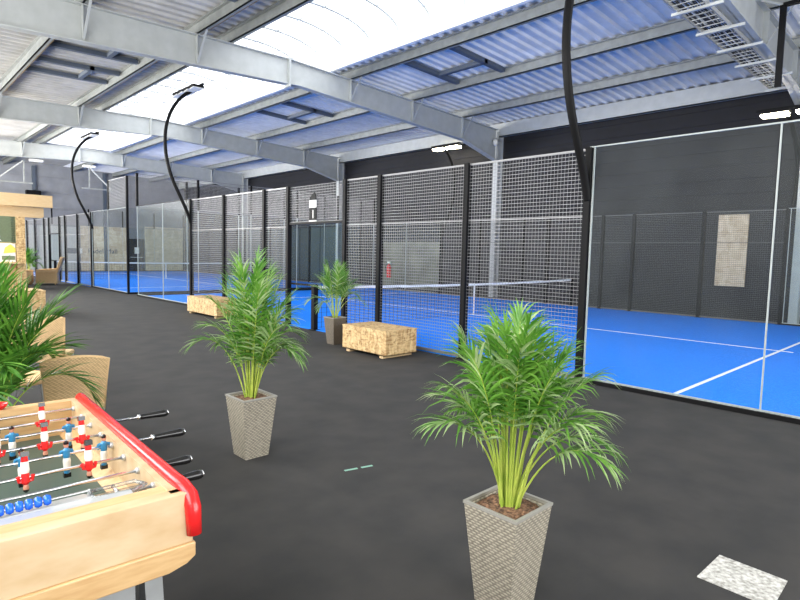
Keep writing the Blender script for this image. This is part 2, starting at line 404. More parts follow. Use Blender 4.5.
o = MB().box(17.32, 17.36, BY0+.02, BY1-.05, 6.02, 6.5).box(17.32, 17.45, BY0+.02, BY1-.05, 6.02, 6.05).build('eave_beam', M['steel']); tag(o, 'pale steel eave beam along the top of the dark wall', 'beam')
# trimmed openings in the deck (dark flat bars)
def trimmers(x0, x1, y0, y1, label):
    b = MB(); f = lambda x: ztop(x)+.12
    def r(xa, xb, ya, yb): b.add([(xa,ya,f(xa)),(xb,ya,f(xb)),(xb,yb,f(xb)),(xa,yb,f(xa)),(xa,ya,f(xa)+.11),(xb,ya,f(xb)+.11),(xb,yb,f(xb)+.11),(xa,yb,f(xa)+.11)],
              [(0,3,2,1),(4,5,6,7),(0,1,5,4),(1,2,6,5),(2,3,7,6),(3,0,4,7)])
    r(x0, x1, y0, y0+.14); r(x0, x1, y1, y1+.14); xm = (x0+x1)/2+.3
    r(xm, xm+.12, y0, y1)
    o = b.build('roof_trimmer', M['trimmer']); tag(o, label, 'roof trimmer', 'dark trimmer frames between the purlins'); return o
trimmers(10.35, 12.7, 9.3, 10.9, 'dark trimmer frame in the blue roof above the nearer court')
trimmers(10.35, 12.7, 16.9, 18.6, 'dark trimmer frame in the blue roof beyond the nearer steel portal')
trimmers(3.5, 5.7, 15.2, 16.4, 'nearer dark trimmer frame in the dull roof left of the skylight')
trimmers(3.5, 5.7, 17.9, 19.1, 'farther dark trimmer frame in the dull roof left of the skylight')
trimmers(3.5, 5.7, 9.6, 10.8, 'dark trimmer frame in the dull roof in front of the nearest portal on the left')

# portal frames
def portal_frame(y, label, full=True):
    t = thing('portal_frame', label, 'steel frame', (0, y, 0), 0, 'grey steel portal frames')
    tw = .012; fw = .22
    def zb(x):
        v = 5.93 - .05*abs(x-8.6)
        if x > 15.3: v -= (x-15.3)*.19
        if x < 1.2: v -= (1.2-x)*.2
        return v
    xs = [BX0+.02, .2, 1.2, 4.7, 8.2, 8.6, 12, 15.3, 16.3, 17.2]
    b = MB()
    # web
    for xa, xb in zip(xs[:-1], xs[1:]):
        for s in (0,):
            b.add([(xa,-tw,zb(xa)),(xb,-tw,zb(xb)),(xb,-tw,ztop(xb)),(xa,-tw,ztop(xa)),(xa,tw,zb(xa)),(xb,tw,zb(xb)),(xb,tw,ztop(xb)),(xa,tw,ztop(xa))],
                  [(0,1,2,3),(7,6,5,4),(0,4,5,1),(3,2,6,7)])
        for zf, th in ((zb, .025), (lambda x: ztop(x)-.025, .025)):
            b.add([(xa,-fw/2,zf(xa)),(xb,-fw/2,zf(xb)),(xb,fw/2,zf(xb)),(xa,fw/2,zf(xa)),(xa,-fw/2,zf(xa)+th),(xb,-fw/2,zf(xb)+th),(xb,fw/2,zf(xb)+th),(xa,fw/2,zf(xa)+th)],
                  [(0,3,2,1),(4,5,6,7),(0,1,5,4),(2,3,7,6),(1,2,6,5),(3,0,4,7)])
    b.build('rafter', M['steel'], t)
    for x in (BX0+.16, 17.4):
        c = MB().box(x-.16, x-.14, -.1, .1, 0, 6.2).box(x+.14, x+.16, -.1, .1, 0, 6.2).box(x-.14, x+.14, -.01, .01, 0, 6.2)
        c.build('column', M['steel'], t)
    # stiffener plates and fly braces at the purlins
    for x in (1.0, 3.4, 5.75, 10.25, 12.75, 15.2):
        MB().box(x-.01, x+.01, -fw/2, fw/2, zb(x)+.02, ztop(x)-.02).build('stiffener', M['steel'], t)
        MB().bar((x, -.10, zb(x)+.05), (x+.05, -.55, ztop(x)+.1), .05, .012).build('fly_brace', M['steel'], t)
    MB().box(8.19, 8.24, -fw/2-.01, fw/2+.01, zb(8.2)-.06, ztop(8.2)+.03).build('splice_plate', M['steel'], t)
    return t
portal_frame(3.3, 'nearest grey steel portal frame, beside the cable tray at top right')
portal_frame(12.9, 'big grey steel portal frame crossing the picture from top left')
portal_frame(22.5, 'grey steel portal frame behind the big one, over the gap between the courts')
portal_frame(32.1, 'far grey steel portal frame over the far court')
# hanging brackets and small lamps at the far frame
def bracket(x, label):
    t = thing('hanging_bracket', label, 'bracket', (x, 31.7, 0), group='hanging brackets under the far frame')
    MB().bar((0, 0, 5.6), (0, 0, 4.55), .05).build('hanger', M['purlin'], t)
    MB().bar((0, 0, 5.6), (1.0 if x > 7 else -1.1, 0, 4.6), .05).build('diagonal_stay', M['steel'], t)
    MB().bar((-1.2 if x < 7 else -.35, 0, 4.55), (.35 if x < 7 else 1.1, 0, 4.55), .06).build('rail', M['purlin'], t)
bracket(5.75, 'white steel hanging bracket above the wooden kiosk'); bracket(8.55, 'white steel hanging bracket right of the curved lamp arm')
for x, l in ((6.3, 'small white lamp under the far portal frame near the kiosk'), (8.6, 'small white lamp under the far portal frame at the skylight')):
    t = thing('ceiling_lamp', l, 'lamp', (x, 31.9, 5.62), 0, 'small lamps under the far frame'); MB().box(-.28, .28, -.1, .1, 0, .1).build('housing', M['white_plastic'], t, bevel=.02)
    MB().box(-.24, .24, -.08, .08, -.015, 0).build('diffuser', M['lamp_dim'], t)
t = thing('wall_speaker', 'black box speaker high on the grey end wall', 'speaker', (8.0, BY1-.45, 4.75)); MB().box(-.4, .4, -.15, .18, -.25, .3).build('cabinet', M['black'], t, bevel=.03); MB().bar((0, .1, 0), (0, .42, .1), .06).build('wall_arm', M['metal'], t)
# cctv
t = thing('security_camera', 'white dome camera on the steel column top beside the court', 'camera', (17.0, 12.75, 5.75)); MB().lathe([(.09, .1), (.1, .02), (.09, -.05), (.05, -.1), (.01, -.12)], n=14).build('dome', M['white_plastic'], t, smooth=True); MB().box(-.05, .3, -.03, .03, .1, .15).build('mount', M['metal'], t)

# ------------------------------------------------------------ padel courts
H3 = 2.95
def mesh_panel(axis, c, a0, a1, z0, z1, name, parent, mw, pitch=.05, th=.0045):
    b = MB(); n = int(round((z1-z0)/pitch)); k = int(round((a1-a0)/pitch))
    def P(a, z, o=0): return (c+o, a, z) if axis == 'y' else (a, c+o, z)
    for i in range(n+1):
        zz = z0+(z1-z0)*i/n
        b.bar(P(a0, zz), P(a1, zz), th*1.35)
    for i in range(k+1):
        aa = a0+(a1-a0)*i/k
        b.bar(P(aa, z0, th), P(aa, z1, th), th*.6)
    return b.build(name, mw, parent)
def glass_pane(axis, c, a0, a1, z0, z1, parent, gm=None):
    g = .006; b = MB()
    b.box(c-g, c+g, a0, a1, z0, z1) if axis == 'y' else b.box(a0, a1, c-g, c+g, z0, z1)
    # one single pane surface either side
    o = b.build('glass_pane', gm or M['glass'], parent)
    return o
def strip(axis, c, a, z0, z1, parent, wd=.007):
    b = MB()
    b.box(c-.012, c+.012, a-wd, a+wd, z0, z1) if axis == 'y' else b.box(a-wd, a+wd, c-.012, c+.012, z0, z1)
    return b.build('joint_strip', M['edge'], parent)
def long_side(x, yc, label, gate=True, mw=None, s=1, ht=.0045, pitch=.05, edges=True):
    """one long side of a court; s=+1 court lies toward +x"""
    y0, ym, y1 = yc
    t = thing('court_fence', label, 'court fence', (0, 0, 0), 0, 'long side fences of the padel courts'); mw = mw or M['wire']
    posts = [ym-5.85, ym-3.9, ym-1.95, ym-.97, ym+.97, ym+1.95, ym+3.9, ym+5.85]
    for p in posts:
        b = MB().box(x-.05, x+.05, p-.04, p+.04, 0, H3).box(x-.09, x+.09, p-.1, p+.1, 0, .012)
        b.build('post', M['black'], t)
    for a, c_ in zip(posts[:-1], posts[1:]):
        ga = abs((a+c_)/2-ym) < .5
        if ga and gate:
            mesh_panel('y', x, a+.04, c_-.04, 2.2, H3-.03, 'mesh_panel', t, mw, pitch, ht)
            MB().bar((x, a, 2.17), (x, c_, 2.17), .05).build('gate_head_rail', M['black'], t)
        else:
            mesh_panel('y', x, a+.04, c_-.04, .06, H3-.03, 'mesh_panel', t, mw, pitch, ht)
            for zz, ww in ((.04, .04), (H3-.015, .018), (2.1, .012)): MB().bar((x, a+.04, zz), (x, c_-.04, zz), ww).build('panel_rail', mw, t)
    for a0, a1, side in ((y0, posts[0], -1), (posts[-1], y1, 1)):
        am = posts[0]-2.02 if side < 0 else posts[-1]+2.02
        for p, q in ((min(a0, am), max(a0, am)), (min(am, a1), max(am, a1))) if side < 0 else ((a0, am), (am, a1)):
            glass_pane('y', x, p+.02, q-.02, .06, H3, t, M['glass_far'] if x > 10 else None)
        if edges:
            strip('y', x, am, .06, H3, t); strip('y', x, y0 if side < 0 else y1, .06, H3, t)
            strip('y', x, (posts[0]-.06 if side < 0 else posts[-1]+.06), .06, H3, t, .008)
        MB().box(x-.05, x+.05, a0, a1, 0, .05).build('base_rail', M['black'], t)
        MB().box(x-.02, x+.02, a0, a1, .05, .065).build('base_trim', M['edge'], t)
        MB().box(x-.012, x+.012, a0, a1, H3, H3+.015).build('top_trim', M['edge' if side < 0 else 'black'], t)
    return t, posts
f1, P1 = long_side(FX, YC1, 'tall black mesh and glass fence along the near side of the nearer court')
f2, P2 = long_side(FX, YC2, 'black fence along the walkway side of the far court, past the tall glass corner')
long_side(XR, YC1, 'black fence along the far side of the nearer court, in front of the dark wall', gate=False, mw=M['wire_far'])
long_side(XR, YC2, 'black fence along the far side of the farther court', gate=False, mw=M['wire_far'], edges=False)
def end_side(y, label, posts_in=False, mw=None, top=True):
    t = thing('court_end_wall', label, 'court fence', group='glass end walls of the padel courts'); mw = mw or M['wire']
    n = 5; st = FW/n
    for k in range(n):
        a = FX+k*st
        glass_pane('x', y, a+.01, a+st-.01, .06, H3, t)
        mesh_panel('x', y, a+.03, a+st-.03, H3+.05, 4.0, 'mesh_panel', t, mw)
        if k: strip('x', y, a, .06, H3, t, .01)
    for k in range(n+1):
        a = FX+k*st
        MB().box(a-.035, a+.035, y-.035, y+.035, H3 if (0 < k < n or y < 20) else 0, 4.02).build('post', M['black'], t)
    MB().box(FX, XR, y-.04, y+.04, 0, .06).build('base_rail', M['black'], t)
    MB().bar((FX, y, H3+.02), (XR, y, H3+.02), .03).build('middle_rail', mw, t); MB().bar((FX, y, 4.0), (XR, y, 4.0), .02).build('top_rail', mw, t)
    return t
end_side(YC1[2], 'tall glass and mesh end wall of the nearer court')
end_side(YC2[0], 'tall glass and mesh end wall of the far court, back to back with the nearer one')
end_side(YC2[2], 'glass and mesh end wall of the far court at the far end of the hall')
# side mesh step-up near the corner of court 2
mesh_panel('y', FX, YC2[0]+.03, YC2[0]+1.95, H3+.05, 4.0, 'mesh_panel', f2, M['wire'])
MB().bar((FX, YC2[0], 4.0), (FX, YC2[0]+1.95, 4.0), .02).build('panel_rail', M['wire'], f2); MB().bar((FX, YC2[0]+1.98, H3), (FX, YC2[0]+1.98, 4.0), .05).build('post', M['black'], f2)
# nets
def net(yc, label):
    ym = yc[1]; t = thing('padel_net', label, 'net', group='padel nets')
    for x in (FX, XR-.05):
        MB().box(x-.05, x+.05, ym-.05, ym+.05, 0, .93).box(x-.09, x+.09, ym-.09, ym+.09, 0, .015).build('net_post', M['black'], t)
    N = 80
    def zt(x): u = (x-FX)/FW*2-1; return .90-.05*(1-u*u)
    b = MB()
    xs = [FX+.05+(FW-.15)*i/N for i in range(N+1)]
    for i, x in enumerate(xs):
        b.bar((x, ym, .03), (x, ym, zt(x)-.05), .006)
    for k in range(8):
        z = .05+k*.1
        b.bar((FX+.05, ym, z), (XR-.1, ym, z), .005)
    b.build('netting', M['net'], t)
    b = MB()
    for a, c_ in zip(xs[:-1], xs[1:]):
        b.add([(a, ym-.006, zt(a)-.055), (c_, ym-.006, zt(c_)-.055), (c_, ym-.006, zt(c_)), (a, ym-.006, zt(a)), (a, ym+.006, zt(a)-.055), (c_, ym+.006, zt(c_)-.055), (c_, ym+.006, zt(c_)), (a, ym+.006, zt(a))],
              [(0,1,2,3),(7,6,5,4),(3,2,6,7),(0,4,5,1)])
    b.build('top_band', M['white_line'], t)
    MB().box((FX+XR)/2-.025, (FX+XR)/2+.025, ym-.008, ym+.008, .02, .86).build('center_strap', M['white_line'], t)
    MB().bar((FX+.05, ym+.97, .90), (FX+.05, ym, .90), .04).build('side_rail', M['black'], t)
net(YC1, 'padel net with white band across the nearer court'); net(YC2, 'padel net with white band across the far court behind glass')
# court number sign on the gate
t = thing('court_sign', 'small black and white court sign reading 1 above the gate opening', 'sign', (FX-.01, 9.42, 2.22))
MB().box(-.012, 0, -.12, .12, 0, .25).build('number_plate', M['black'], t); MB().box(-.012, 0, -.12, .12, .25, .40).build('white_plate', M['paper'], t); MB().box(-.013, 0, -.13, .13, -.03, 0).build('white_edge', M['paper'], t)
b = MB().prism([(-.11, .41), (.11, .41), (.11, .45), (.02, .52), (-.05, .55), (-.09, .5)], 'x', -.012, 0); b.build('emblem', M['black'], t)
text('numeral', '1', .24, (-.014, .045, .04), (PI/2, 0, -PI/2), M['paper'], t, .002)
# fire extinguisher
t = thing('fire_extinguisher', 'small red fire extinguisher low on the wall behind the court', 'fire extinguisher', (17.55, 18.96, .5))
MB().lathe([(.09, 0), (.11, .03), (.11, .5), (.09, .56), (.03, .6), (.03, .66)], n=14).build('cylinder', M['red'], t, smooth=True)
MB().box(-.05, .05, -.09, .06, .66, .74).build('valve', M['white_plastic'], t); MB().tube([(0, .05, .68), (-.05, .17, .55), (-.02, .16, .2)], .018, 6).build('hose', M['black'], t)

# floodlights on curved arms
def floodlight(x, y, s, label, lit, dz=0, reach=0):
    """s=+1: arm bows toward -x; the crossbar with the lamps runs along y"""
    t = thing('floodlight', label, 'floodlight', (x, y, 0), PI if s < 0 else 0, 'floodlights on curved arms')
    pts = [(-.02, 0, 2.3), (-.12, 0, 2.62), (-.30, 0, 3.0), (-.52, 0, 3.45), (-.66, 0, 3.95), (-.70, 0, 4.4), (-.66, 0, 4.85), (-.50, 0, 5.3), (-.22, 0, 5.68), (.06, 0, 5.86)]
    for _ in range(2):
        q = [pts[0]]
        for a, c_ in zip(pts[:-1], pts[1:]):
            q += [tuple(.75*u+.25*v for u, v in zip(a, c_)), tuple(.25*u+.75*v for u, v in zip(a, c_))]
        pts = q+[pts[-1]]
    pts = [(p[0]+reach*max(0, (p[2]-4.4)/1.5)**1.5, p[1], p[2]+dz*(p[2]-2.3)/3.5) for p in pts]; z = 5.93+dz
    MB().tube(pts, .055, 8, flat=.8).build('curved_pole', M['black'], t, smooth=True)
    MB().bar((.08+reach, -.62, z), (.08+reach, .85, z), .05).build('crossbar', M['black'], t)
    n, L = (2, .60) if lit else (4, .30)
    for k in range(n):
        cy_ = -.60+(k+.5)*1.44/n
        MB().bar((reach-.02, cy_-L/2, z-.06), (reach-.02, cy_+L/2, z-.06), .30, .06).build('lamp_head', M['black'], t)
        MB().bar((reach-.02, cy_-L/2+.02, z-.1), (reach-.02, cy_+L/2-.02, z-.12), .27, .02 if not lit else .09).build('lens', M['lamp_white'] if lit else M['lamp_dim'], t)
    return t
floodlight(FX, P1[0], 1, 'black curved floodlight arm rising from the nearest tall fence post', False, -.42)
floodlight(FX, P1[-1], 1, 'curved floodlight arm with its head against the skylight, mid hall', False)
floodlight(FX, P2[0]-.2, 1, 'curved floodlight arm at the far court post, smaller and farther left', False)
floodlight(XR, P1[-1], -1, 'lit double floodlight on the far side of the nearer court', True)
floodlight(XR, P1[0], -1, 'lit floodlight at the right edge of the picture', True, -.68, .9)

# cable tray beside the nearest frame
t = thing('cable_tray', 'galvanised cable tray full of black cables beside the nearest beam', 'cable tray')
TZ = 5.66; TY0, TY1 = 3.36, 3.80; X0, X1 = 7.0, 15.9
b = MB()
for y in (TY0, TY1): b.box(X0, X1, y-.01, y+.01, TZ, TZ+.07)
x = X0
while x < X1:
    b.box(x, x+.02, TY0, TY1, TZ, TZ+.012); x += .20
b.build('tray', M['tray'], t)
x = X0+.6
while x < X1: MB().box(x-.025, x+.025, 3.12, TY1+.10, TZ-.045, TZ).build('tray_bracket', M['steel'], t); x += 1.15
b = MB(); rr = random.Random(3)
for k in range(13):
    y = TY0+.04+k*.030; pts = []
    for i in range(22):
        pts.append((X0+(X1-X0)*i/21, y+rr.uniform(-.02, .02), TZ+.035+rr.uniform(0, .03)))
    b.cur = 1 if k % 4 == 1 else 0; b.tube(pts, .012, 5)
b.build('cable_bundle', [M['cable'], M['metal']], t, smooth=True)
# black hanging frame near the right edge
t = thing('gantry', 'slim black hanging gantry at the top right corner', 'gantry', (12.2, 2.84, 0))
MB().bar((0, 0, 6.22), (0, 0, 4.78), .10, .06).build('upright', M['black'], t)
MB().bar((0, 0, 6.22), (0, -1.6, 6.22), .10, .06).build('top_bar', M['black'], t)
MB().bar((0, -1.6, 6.22), (0, -1.6, 4.78), .10, .06).build('upright', M['black'], t)
MB().bar((0, 0, 6.22), (0, .36, 6.4), .04).build('ceiling_tie', M['steel'], t)

# ------------------------------------------------------------ OSB crates
def crate(x0, x1, y0, y1, h, label, z0=.045):
    t = thing('osb_crate', label, 'wooden crate', ((x0+x1)/2, (y0+y1)/2, 0), 0, 'chipboard crates on the floor')
    w_, d_ = (x1-x0)/2, (y1-y0)/2; th = .018
    b = MB().box(-w_, w_, -d_, -d_+th, z0, h-th).box(-w_, w_, d_-th, d_, z0, h-th).box(-w_, -w_+th, -d_+th, d_-th, z0, h-th).box(w_-th, w_, -d_+th, d_-th, z0, h-th).box(-w_, w_, -d_, d_, z0-.0, z0+.015)
    b.build('body', M['osb'], t)
    MB().box(-w_-.008, w_+.008, -d_-.008, d_+.008, h-th, h).build('lid', M['osb'], t, bevel=.003)
    for y in (-d_+.12, d_-.12): MB().box(-w_+.02, w_-.02, y-.04, y+.04, 0, z0).build('skid', M['pine'], t)
    return t
crate(5.60, 6.25, 6.08, 7.12, .43, 'low chipboard crate on skids beside the potted palm at the court gate')
crate(5.85, 6.45, 12.1, 13.7, .43, 'low chipboard crate at the fence, partly hidden behind the middle palm')
crate(2.05, 3.05, 14.9, 15.9, .56, 'pale chipboard crate on the walkway behind the big left palm')

# ------------------------------------------------------------ plants
def leaflet(b, base, d, up, L, w, droop):
    """tapered folded blade, 4 segments, drooping"""
    side = d.cross(up).normalized(); p = Vector(base); vs = []; n = 4; dd = Vector(d)
    for i in range(n+1):
        u = i/n; ww = w*(.35+.65*math.sin(PI*min(1, u*.9+.18)))*(1-u**3) if i < n else 0
        nn = side.cross(dd).normalized()
        vs += [p-side*ww/2 + nn*ww*.18, p.copy(), p+side*ww/2 + nn*ww*.18]
        dd = (dd + Vector((0, 0, -droop*(.5+u)))).normalized(); p = p+dd*L/n
    fs = []
    for i in range(n):
        a = i*3; fs += [(a, a+1, a+4, a+3), (a+1, a+2, a+5, a+4)]
    b.add(vs, fs)
def palm(label, cat, loc, seed, nfr, height, spread, mats, rscale=1.0, pot_h=.47, lw=.016, nl=20, upright=.5, leafl=.24, rz=0, pot=True, pot_w=.28, name='potted_palm', potm=None, stem_r=.0055, droop=.16, base_r=.05, bendk=1.0):
    rr = random.Random(seed); t = thing(name, label, cat, loc, rz, 'potted palms')
    if pot:
        tw, bw = pot_w/2, pot_w*.34; zt = pot_h; b = MB()
        def ring(w_, z): return [(-w_,-w_,z),(w_,-w_,z),(w_,w_,z),(-w_,w_,z)]
        b.add(ring(bw, 0)+ring(tw, zt-.012)+ring(tw-.012, zt-.012)+ring(tw-.016, zt-.05), [(3,2,1,0)]+[(i+k*4, (i+1) % 4+k*4, (i+1) % 4+4+k*4, i+4+k*4) for k in range(3) for i in range(4)])
        b.build('planter', potm or M['pot'], t)
        b = MB(); q = tw+.004; qi = tw-.012
        b.add(ring(q, zt-.012)+ring(q, zt)+ring(qi, zt)+ring(qi, zt-.012), [(i+k*4, (i+1) % 4+k*4, (i+1) % 4+((k+1) % 4)*4, i+((k+1) % 4)*4) for k in range(4) for i in range(4)])
        b.build('rim', M['potrim'], t)
        b = MB(); g = 12; vs = []
        for i in range(g+1):
            for j in range(g+1):
                x, y = (i/g*2-1)*(tw-.013), (j/g*2-1)*(tw-.013)
                vs.append((x, y, zt-.028+rr.uniform(-.005, .005)+.012*(1-(x*x+y*y)/(tw*tw))))
        b.add(vs, [(i*(g+1)+j, (i+1)*(g+1)+j, (i+1)*(g+1)+j+1, i*(g+1)+j+1) for i in range(g) for j in range(g)])
        b.build('soil', M['soil'], t)
    sb = MB(); lb = MB()
    for k in range(nfr):
        az = k*2.39996+rr.uniform(-.35, .35)
        out = min(1, (k+.5)/nfr)                       # 0 inner upright frond, 1 outer arching frond
        if out > .55 and math.cos(az-math.radians(-145)) > .72: az += math.radians(75)
        r0 = base_r*(.2+.8*rr.random()*(.4+.6*out))
        e0 = math.radians(87-26*out**1.5+rr.uniform(-3, 3)); bend = math.radians(8+120*out**1.6)*bendk*rr.uniform(.85, 1.15)
        Ltot = height*(1.0-.12*out)*rr.uniform(.88, 1.04)
        n = 14; p = Vector((math.cos(az)*r0, math.sin(az)*r0, pot_h-.03)); pts = [p.copy()]
        for i in range(n):
            u = (i+.5)/n; e = e0-bend*u**1.7; h = math.cos(e)*spread
            p = p+Vector((math.cos(az)*h, math.sin(az)*h, math.sin(e)))*Ltot/n; pts.append(p.copy())
        sb.tube(pts, [stem_r*(1.15-.98*i/n) for i in range(n+1)], 5, caps=False)
        s0 = upright*rr.uniform(.9, 1.12)
        for j in range(nl):
            u = s0+(1-s0)*j/(nl-1); fi = u*n; i = min(int(fi), n-1); q = pts[i].lerp(pts[i+1], fi-i)
            d = (pts[i+1]-pts[i]).normalized(); side = d.cross(Vector((0,0,1)))
            if side.length < .35: side = Vector((-math.sin(az), math.cos(az), 0))
            side.normalize(); nrm = side.cross(d).normalized()
            v = (u-s0)/(1-s0); L = leafl*(.45+.55*math.sin(PI*min(1, .15+.75*v)))*rr.uniform(.85, 1.15)
            ang = math.radians(58-42*v)
            for sg in (-1, 1):
                dd = (d*math.cos(ang)+side*sg*math.sin(ang)+nrm*.22).normalized()
                lb.cur = 1 if (rr.random() < .10+.45*out) else 0
                leaflet(lb, q, dd, nrm, L, lw*rr.uniform(.75, 1.2), droop*rr.uniform(.5, 1.5))
        lb.cur = 0; leaflet(lb, pts[-1], (pts[-1]-pts[-2]).normalized(), Vector((0,0,1)), leafl*.5, lw, droop)
    sb.build('stems', mats[2], t, smooth=True)
    lb.build('leaves', [mats[0], mats[1]], t)
    return t
PM = (M['leaf'], M['leaf_pale'], M['stem'])
PD = (M['leaf_dark'], M['leaf'], M['stem'])
palm('large leafy palm in a grey wicker planter, nearest the viewer', 'potted plant', (2.07, 1.41, 0), 11, 34, .86, .66, PM, lw=.016, nl=14, upright=.52, leafl=.22, droop=.34, base_r=.055, bendk=.70)
palm('palm in a grey wicker planter in the middle of the floor, beyond the football table', 'potted plant', (2.13, 3.83, 0), 5, 32, 1.07, .52, PM, lw=.016, nl=17, upright=.34, leafl=.21, droop=.26, bendk=.85, base_r=.05)
palm('palm in a brown wicker planter against the chipboard crate and court gate', 'potted plant', (5.9, 7.72, 0), 23, 20, .94, .75, PM, lw=.020, nl=13, upright=.5, leafl=.22, droop=.16, potm=M['pot_brown'])
palm('big bushy palm at the left edge beside the wicker chairs', 'potted plant', (.55, 4.35, 0), 31, 28, 1.02, .78, PD, lw=.024, nl=17, upright=.32, leafl=.28, droop=.12, pot_h=.40, base_r=.09)
palm('small palm in a cream planter at the far left, beside the kiosk post', 'potted plant', (4.95, 29.5, 0), 41, 12, .80, .8, PD, lw=.035, nl=10, upright=.5, leafl=.3, droop=.1, pot_h=.60, potm=M['cream'])
palm('small palm behind the far wicker armchair', 'potted plant', (5.55, 30.2, 0), 43, 14, .95, .8, PD, lw=.035, nl=10, upright=.45, leafl=.32, droop=.1, pot_h=.5, potm=M['smoked'])

# ------------------------------------------------------------ wicker chairs
def armchair(label, loc, rz, s=1.0, legs=True, arms=True, w=.52, bh=.80, group=None):
    """faces +y in its own frame; back at -y"""
    t = thing('wicker_chair', label, 'chair', loc, rz, 'wicker chairs beside the walkway')
    w2 = w/2
    # backrest: curved, slightly reclined shell
    b = MB(); n, m_ = 10, 6; vs = []
    for side in (0, 1):
        for j in range(m_+1):
            v = j/m_
            for i in range(n+1):
                u = i/n*2-1; z = .36+(bh-.36)*v - .03*v*(u*u)
                x = u*w2*(1.0-.14*(1-v)); y = -.26-.10*v+.05*u*u*(1-.5*v) + side*.03
                vs.append((x, y, z))
    N = (n+1)*(m_+1)
    f = [(j*(n+1)+i, j*(n+1)+i+1, (j+1)*(n+1)+i+1, (j+1)*(n+1)+i) for j in range(m_) for i in range(n)]
    fs = f+[tuple(N+a for a in q[::-1]) for q in f]
    for j in range(m_):
        for i in (0, n): a = j*(n+1)+i; c_ = a+n+1; fs.append((a, c_, N+c_, N+a))
    for i in range(n):
        for j in (0, m_): a = j*(n+1)+i; fs.append((a, a+1, N+a+1, N+a))
    b.add(vs, fs); b.build('backrest', M['wicker'], t)
    top = [( (i/n*2-1)*w2, -.345+.025*(i/n*2-1)**2, bh-.03*(i/n*2-1)**2) for i in range(n+1)]
    MB().tube([(-w2*.86, -.20, .34)]+[(-w2*.93, -.26, .58)]+top+[(w2*.93, -.26, .58), (w2*.86, -.20, .34)], .014, 7).build('back_frame', M['rattan'], t, smooth=True)
    MB().box(-w2*.9, w2*.9, -.25, .26, .36, .41).build('seat', M['wicker'], t, bevel=.015)
    if arms:
        for sx in (-1, 1):
            MB().prism([(-.26, .36), (.24, .36), (.24, .52), (.0, .56), (-.28, .60)], 'x', sx*w2-.02, sx*w2+.02).build('armrest', M['wicker'], t)
    for sx in (-1, 1):
        for y in (-.22, .23):
            MB().tube([(sx*w2*.82, y, .37), (sx*w2*.9, y*1.15, 0)], [.014, .010], 7).build('leg', M['metal'], t, smooth=True)
    return t
armchair('honey wicker chair with its back to the football table', (1.165, 4.82, 0), math.radians(-12), arms=False, w=.42, bh=.78)
armchair('honey wicker chair half behind the big left palm, farther than the first', (1.42, 7.0, 0), math.radians(-25), arms=False, w=.50, bh=.86)
def tub_chair(label, loc, rz, bh=1.05):
    t = thing('wicker_armchair', label, 'chair', loc, rz)
    MB().box(-.38, .38, -.38, .38, .06, .50).build('seat_base', M['wicker'], t, bevel=.03)
    b = MB(); b.prism([(-.38, .45), (-.28, .45), (-.50, bh), (-.62, bh-.02)], 'x', -.38, .38); b.build('backrest', M['wicker'], t, bevel=.02)
    for s in (-1, 1): MB().prism([(-.36, .5), (.36, .5), (.34, .62), (-.42, .66)], 'x', s*.38-.04, s*.38+.04).build('armrest', M['wicker'], t)
    for sx in (-1, 1):
        for y in (-.3, .3): MB().box(sx*.3-.02, sx*.3+.02, y-.02, y+.02, 0, .06).build('foot', M['rattan'], t)
    return t
tub_chair('high backed wicker armchair by the far court fence, turned sideways', (5.6, 26.9, 0), math.radians(72), 1.15)
t = thing('wicker_stool', 'low round wicker stool left of the far armchair, beside the kiosk', 'stool', (4.75, 27.0, 0))
MB().lathe([(.30, 0), (.36, .1), (.38, .3), (.36, .5), (.34, .56)], n=18).build('drum', M['wicker'], t, smooth=True); MB().lathe([(.36, .56), (.37, .58), (.36, .60)], n=18).build('seat_top', M['rattan'], t)
# low table beside the chairs
t = thing('side_table', 'low round wicker table between the two near wicker chairs', 'table', (.95, 5.8, 0))
MB().lathe([(.26, .38), (.27, .40), (.27, .42), (.25, .43)], n=24).build('table_top', M['rattan'], t)
for k in range(3): a = k*2.1; MB().tube([(.18*math.cos(a), .18*math.sin(a), .39), (.22*math.cos(a), .22*math.sin(a), 0)], .012, 6).build('leg', M['metal'], t)

# ------------------------------------------------------------ snack kiosk
t = thing('snack_kiosk', 'pine and chipboard snack kiosk with a green shutter at the left edge', 'kiosk', (0, 0, 0))
MB().box(3.93, 4.2, 23.25, 23.5, 0, 2.57).build('corner_post', M['osb'], t)
MB().box(1.0, 5.0, 23.0, 23.12, 2.93, 3.35).build('fascia_board', M['pine'], t)
MB().prism([(1.0, 2.57), (4.72, 2.57), (4.78, 2.62), (4.78, 2.93), (1.0, 2.93)], 'y', 23.28, 23.45).build('beam', M['pine'], t)
MB().box(1.0, 5.0, 23.12, 26.8, 3.1, 3.2).build('roof_board', M['pine'], t)
b = MB().box(1.0, 3.93, 23.3, 23.33, 1.66, 2.57)
for k in range(12): b.box(1.0, 3.93, 23.28, 23.30, 1.68+k*.075, 1.72+k*.075)
o = b.build('shutter', M['shutter'], t)
text('lettering', 'SNACK BAR', .30, (1.9, 23.27, 1.72), (PI/2, 0, 0), M['paper'], o)
MB().box(1.0, 3.93, 23.35, 23.42, .0, .95).build('counter_front', M['osb'], t)
MB().box(1.0, 4.0, 23.05, 23.6, .95, 1.0).build('counter_top', M['pine'], t)
MB().box(3.8, 3.92, 23.3, 26.8, 0, 3.1).build('side_wall', M['osb'], t)
MB().box(1.0, 3.8, 26.7, 26.8, 0, 3.1).build('back_wall', M['osb'], t)
t2 = thing('menu_board', 'bright yellow and white menu poster under the green shutter', 'poster', (0, 0, 0))
MB().box(3.45, 3.9, 23.26, 23.28, 1.02, 1.64).build('sheet', M['paper'], t2)
MB().prism([(3.55, 1.30), (3.9, 1.34), (3.9, 1.48), (3.76, 1.62), (3.6, 1.5)], 'y', 23.245, 23.26).build('yellow_print', M['yellow'], t2)
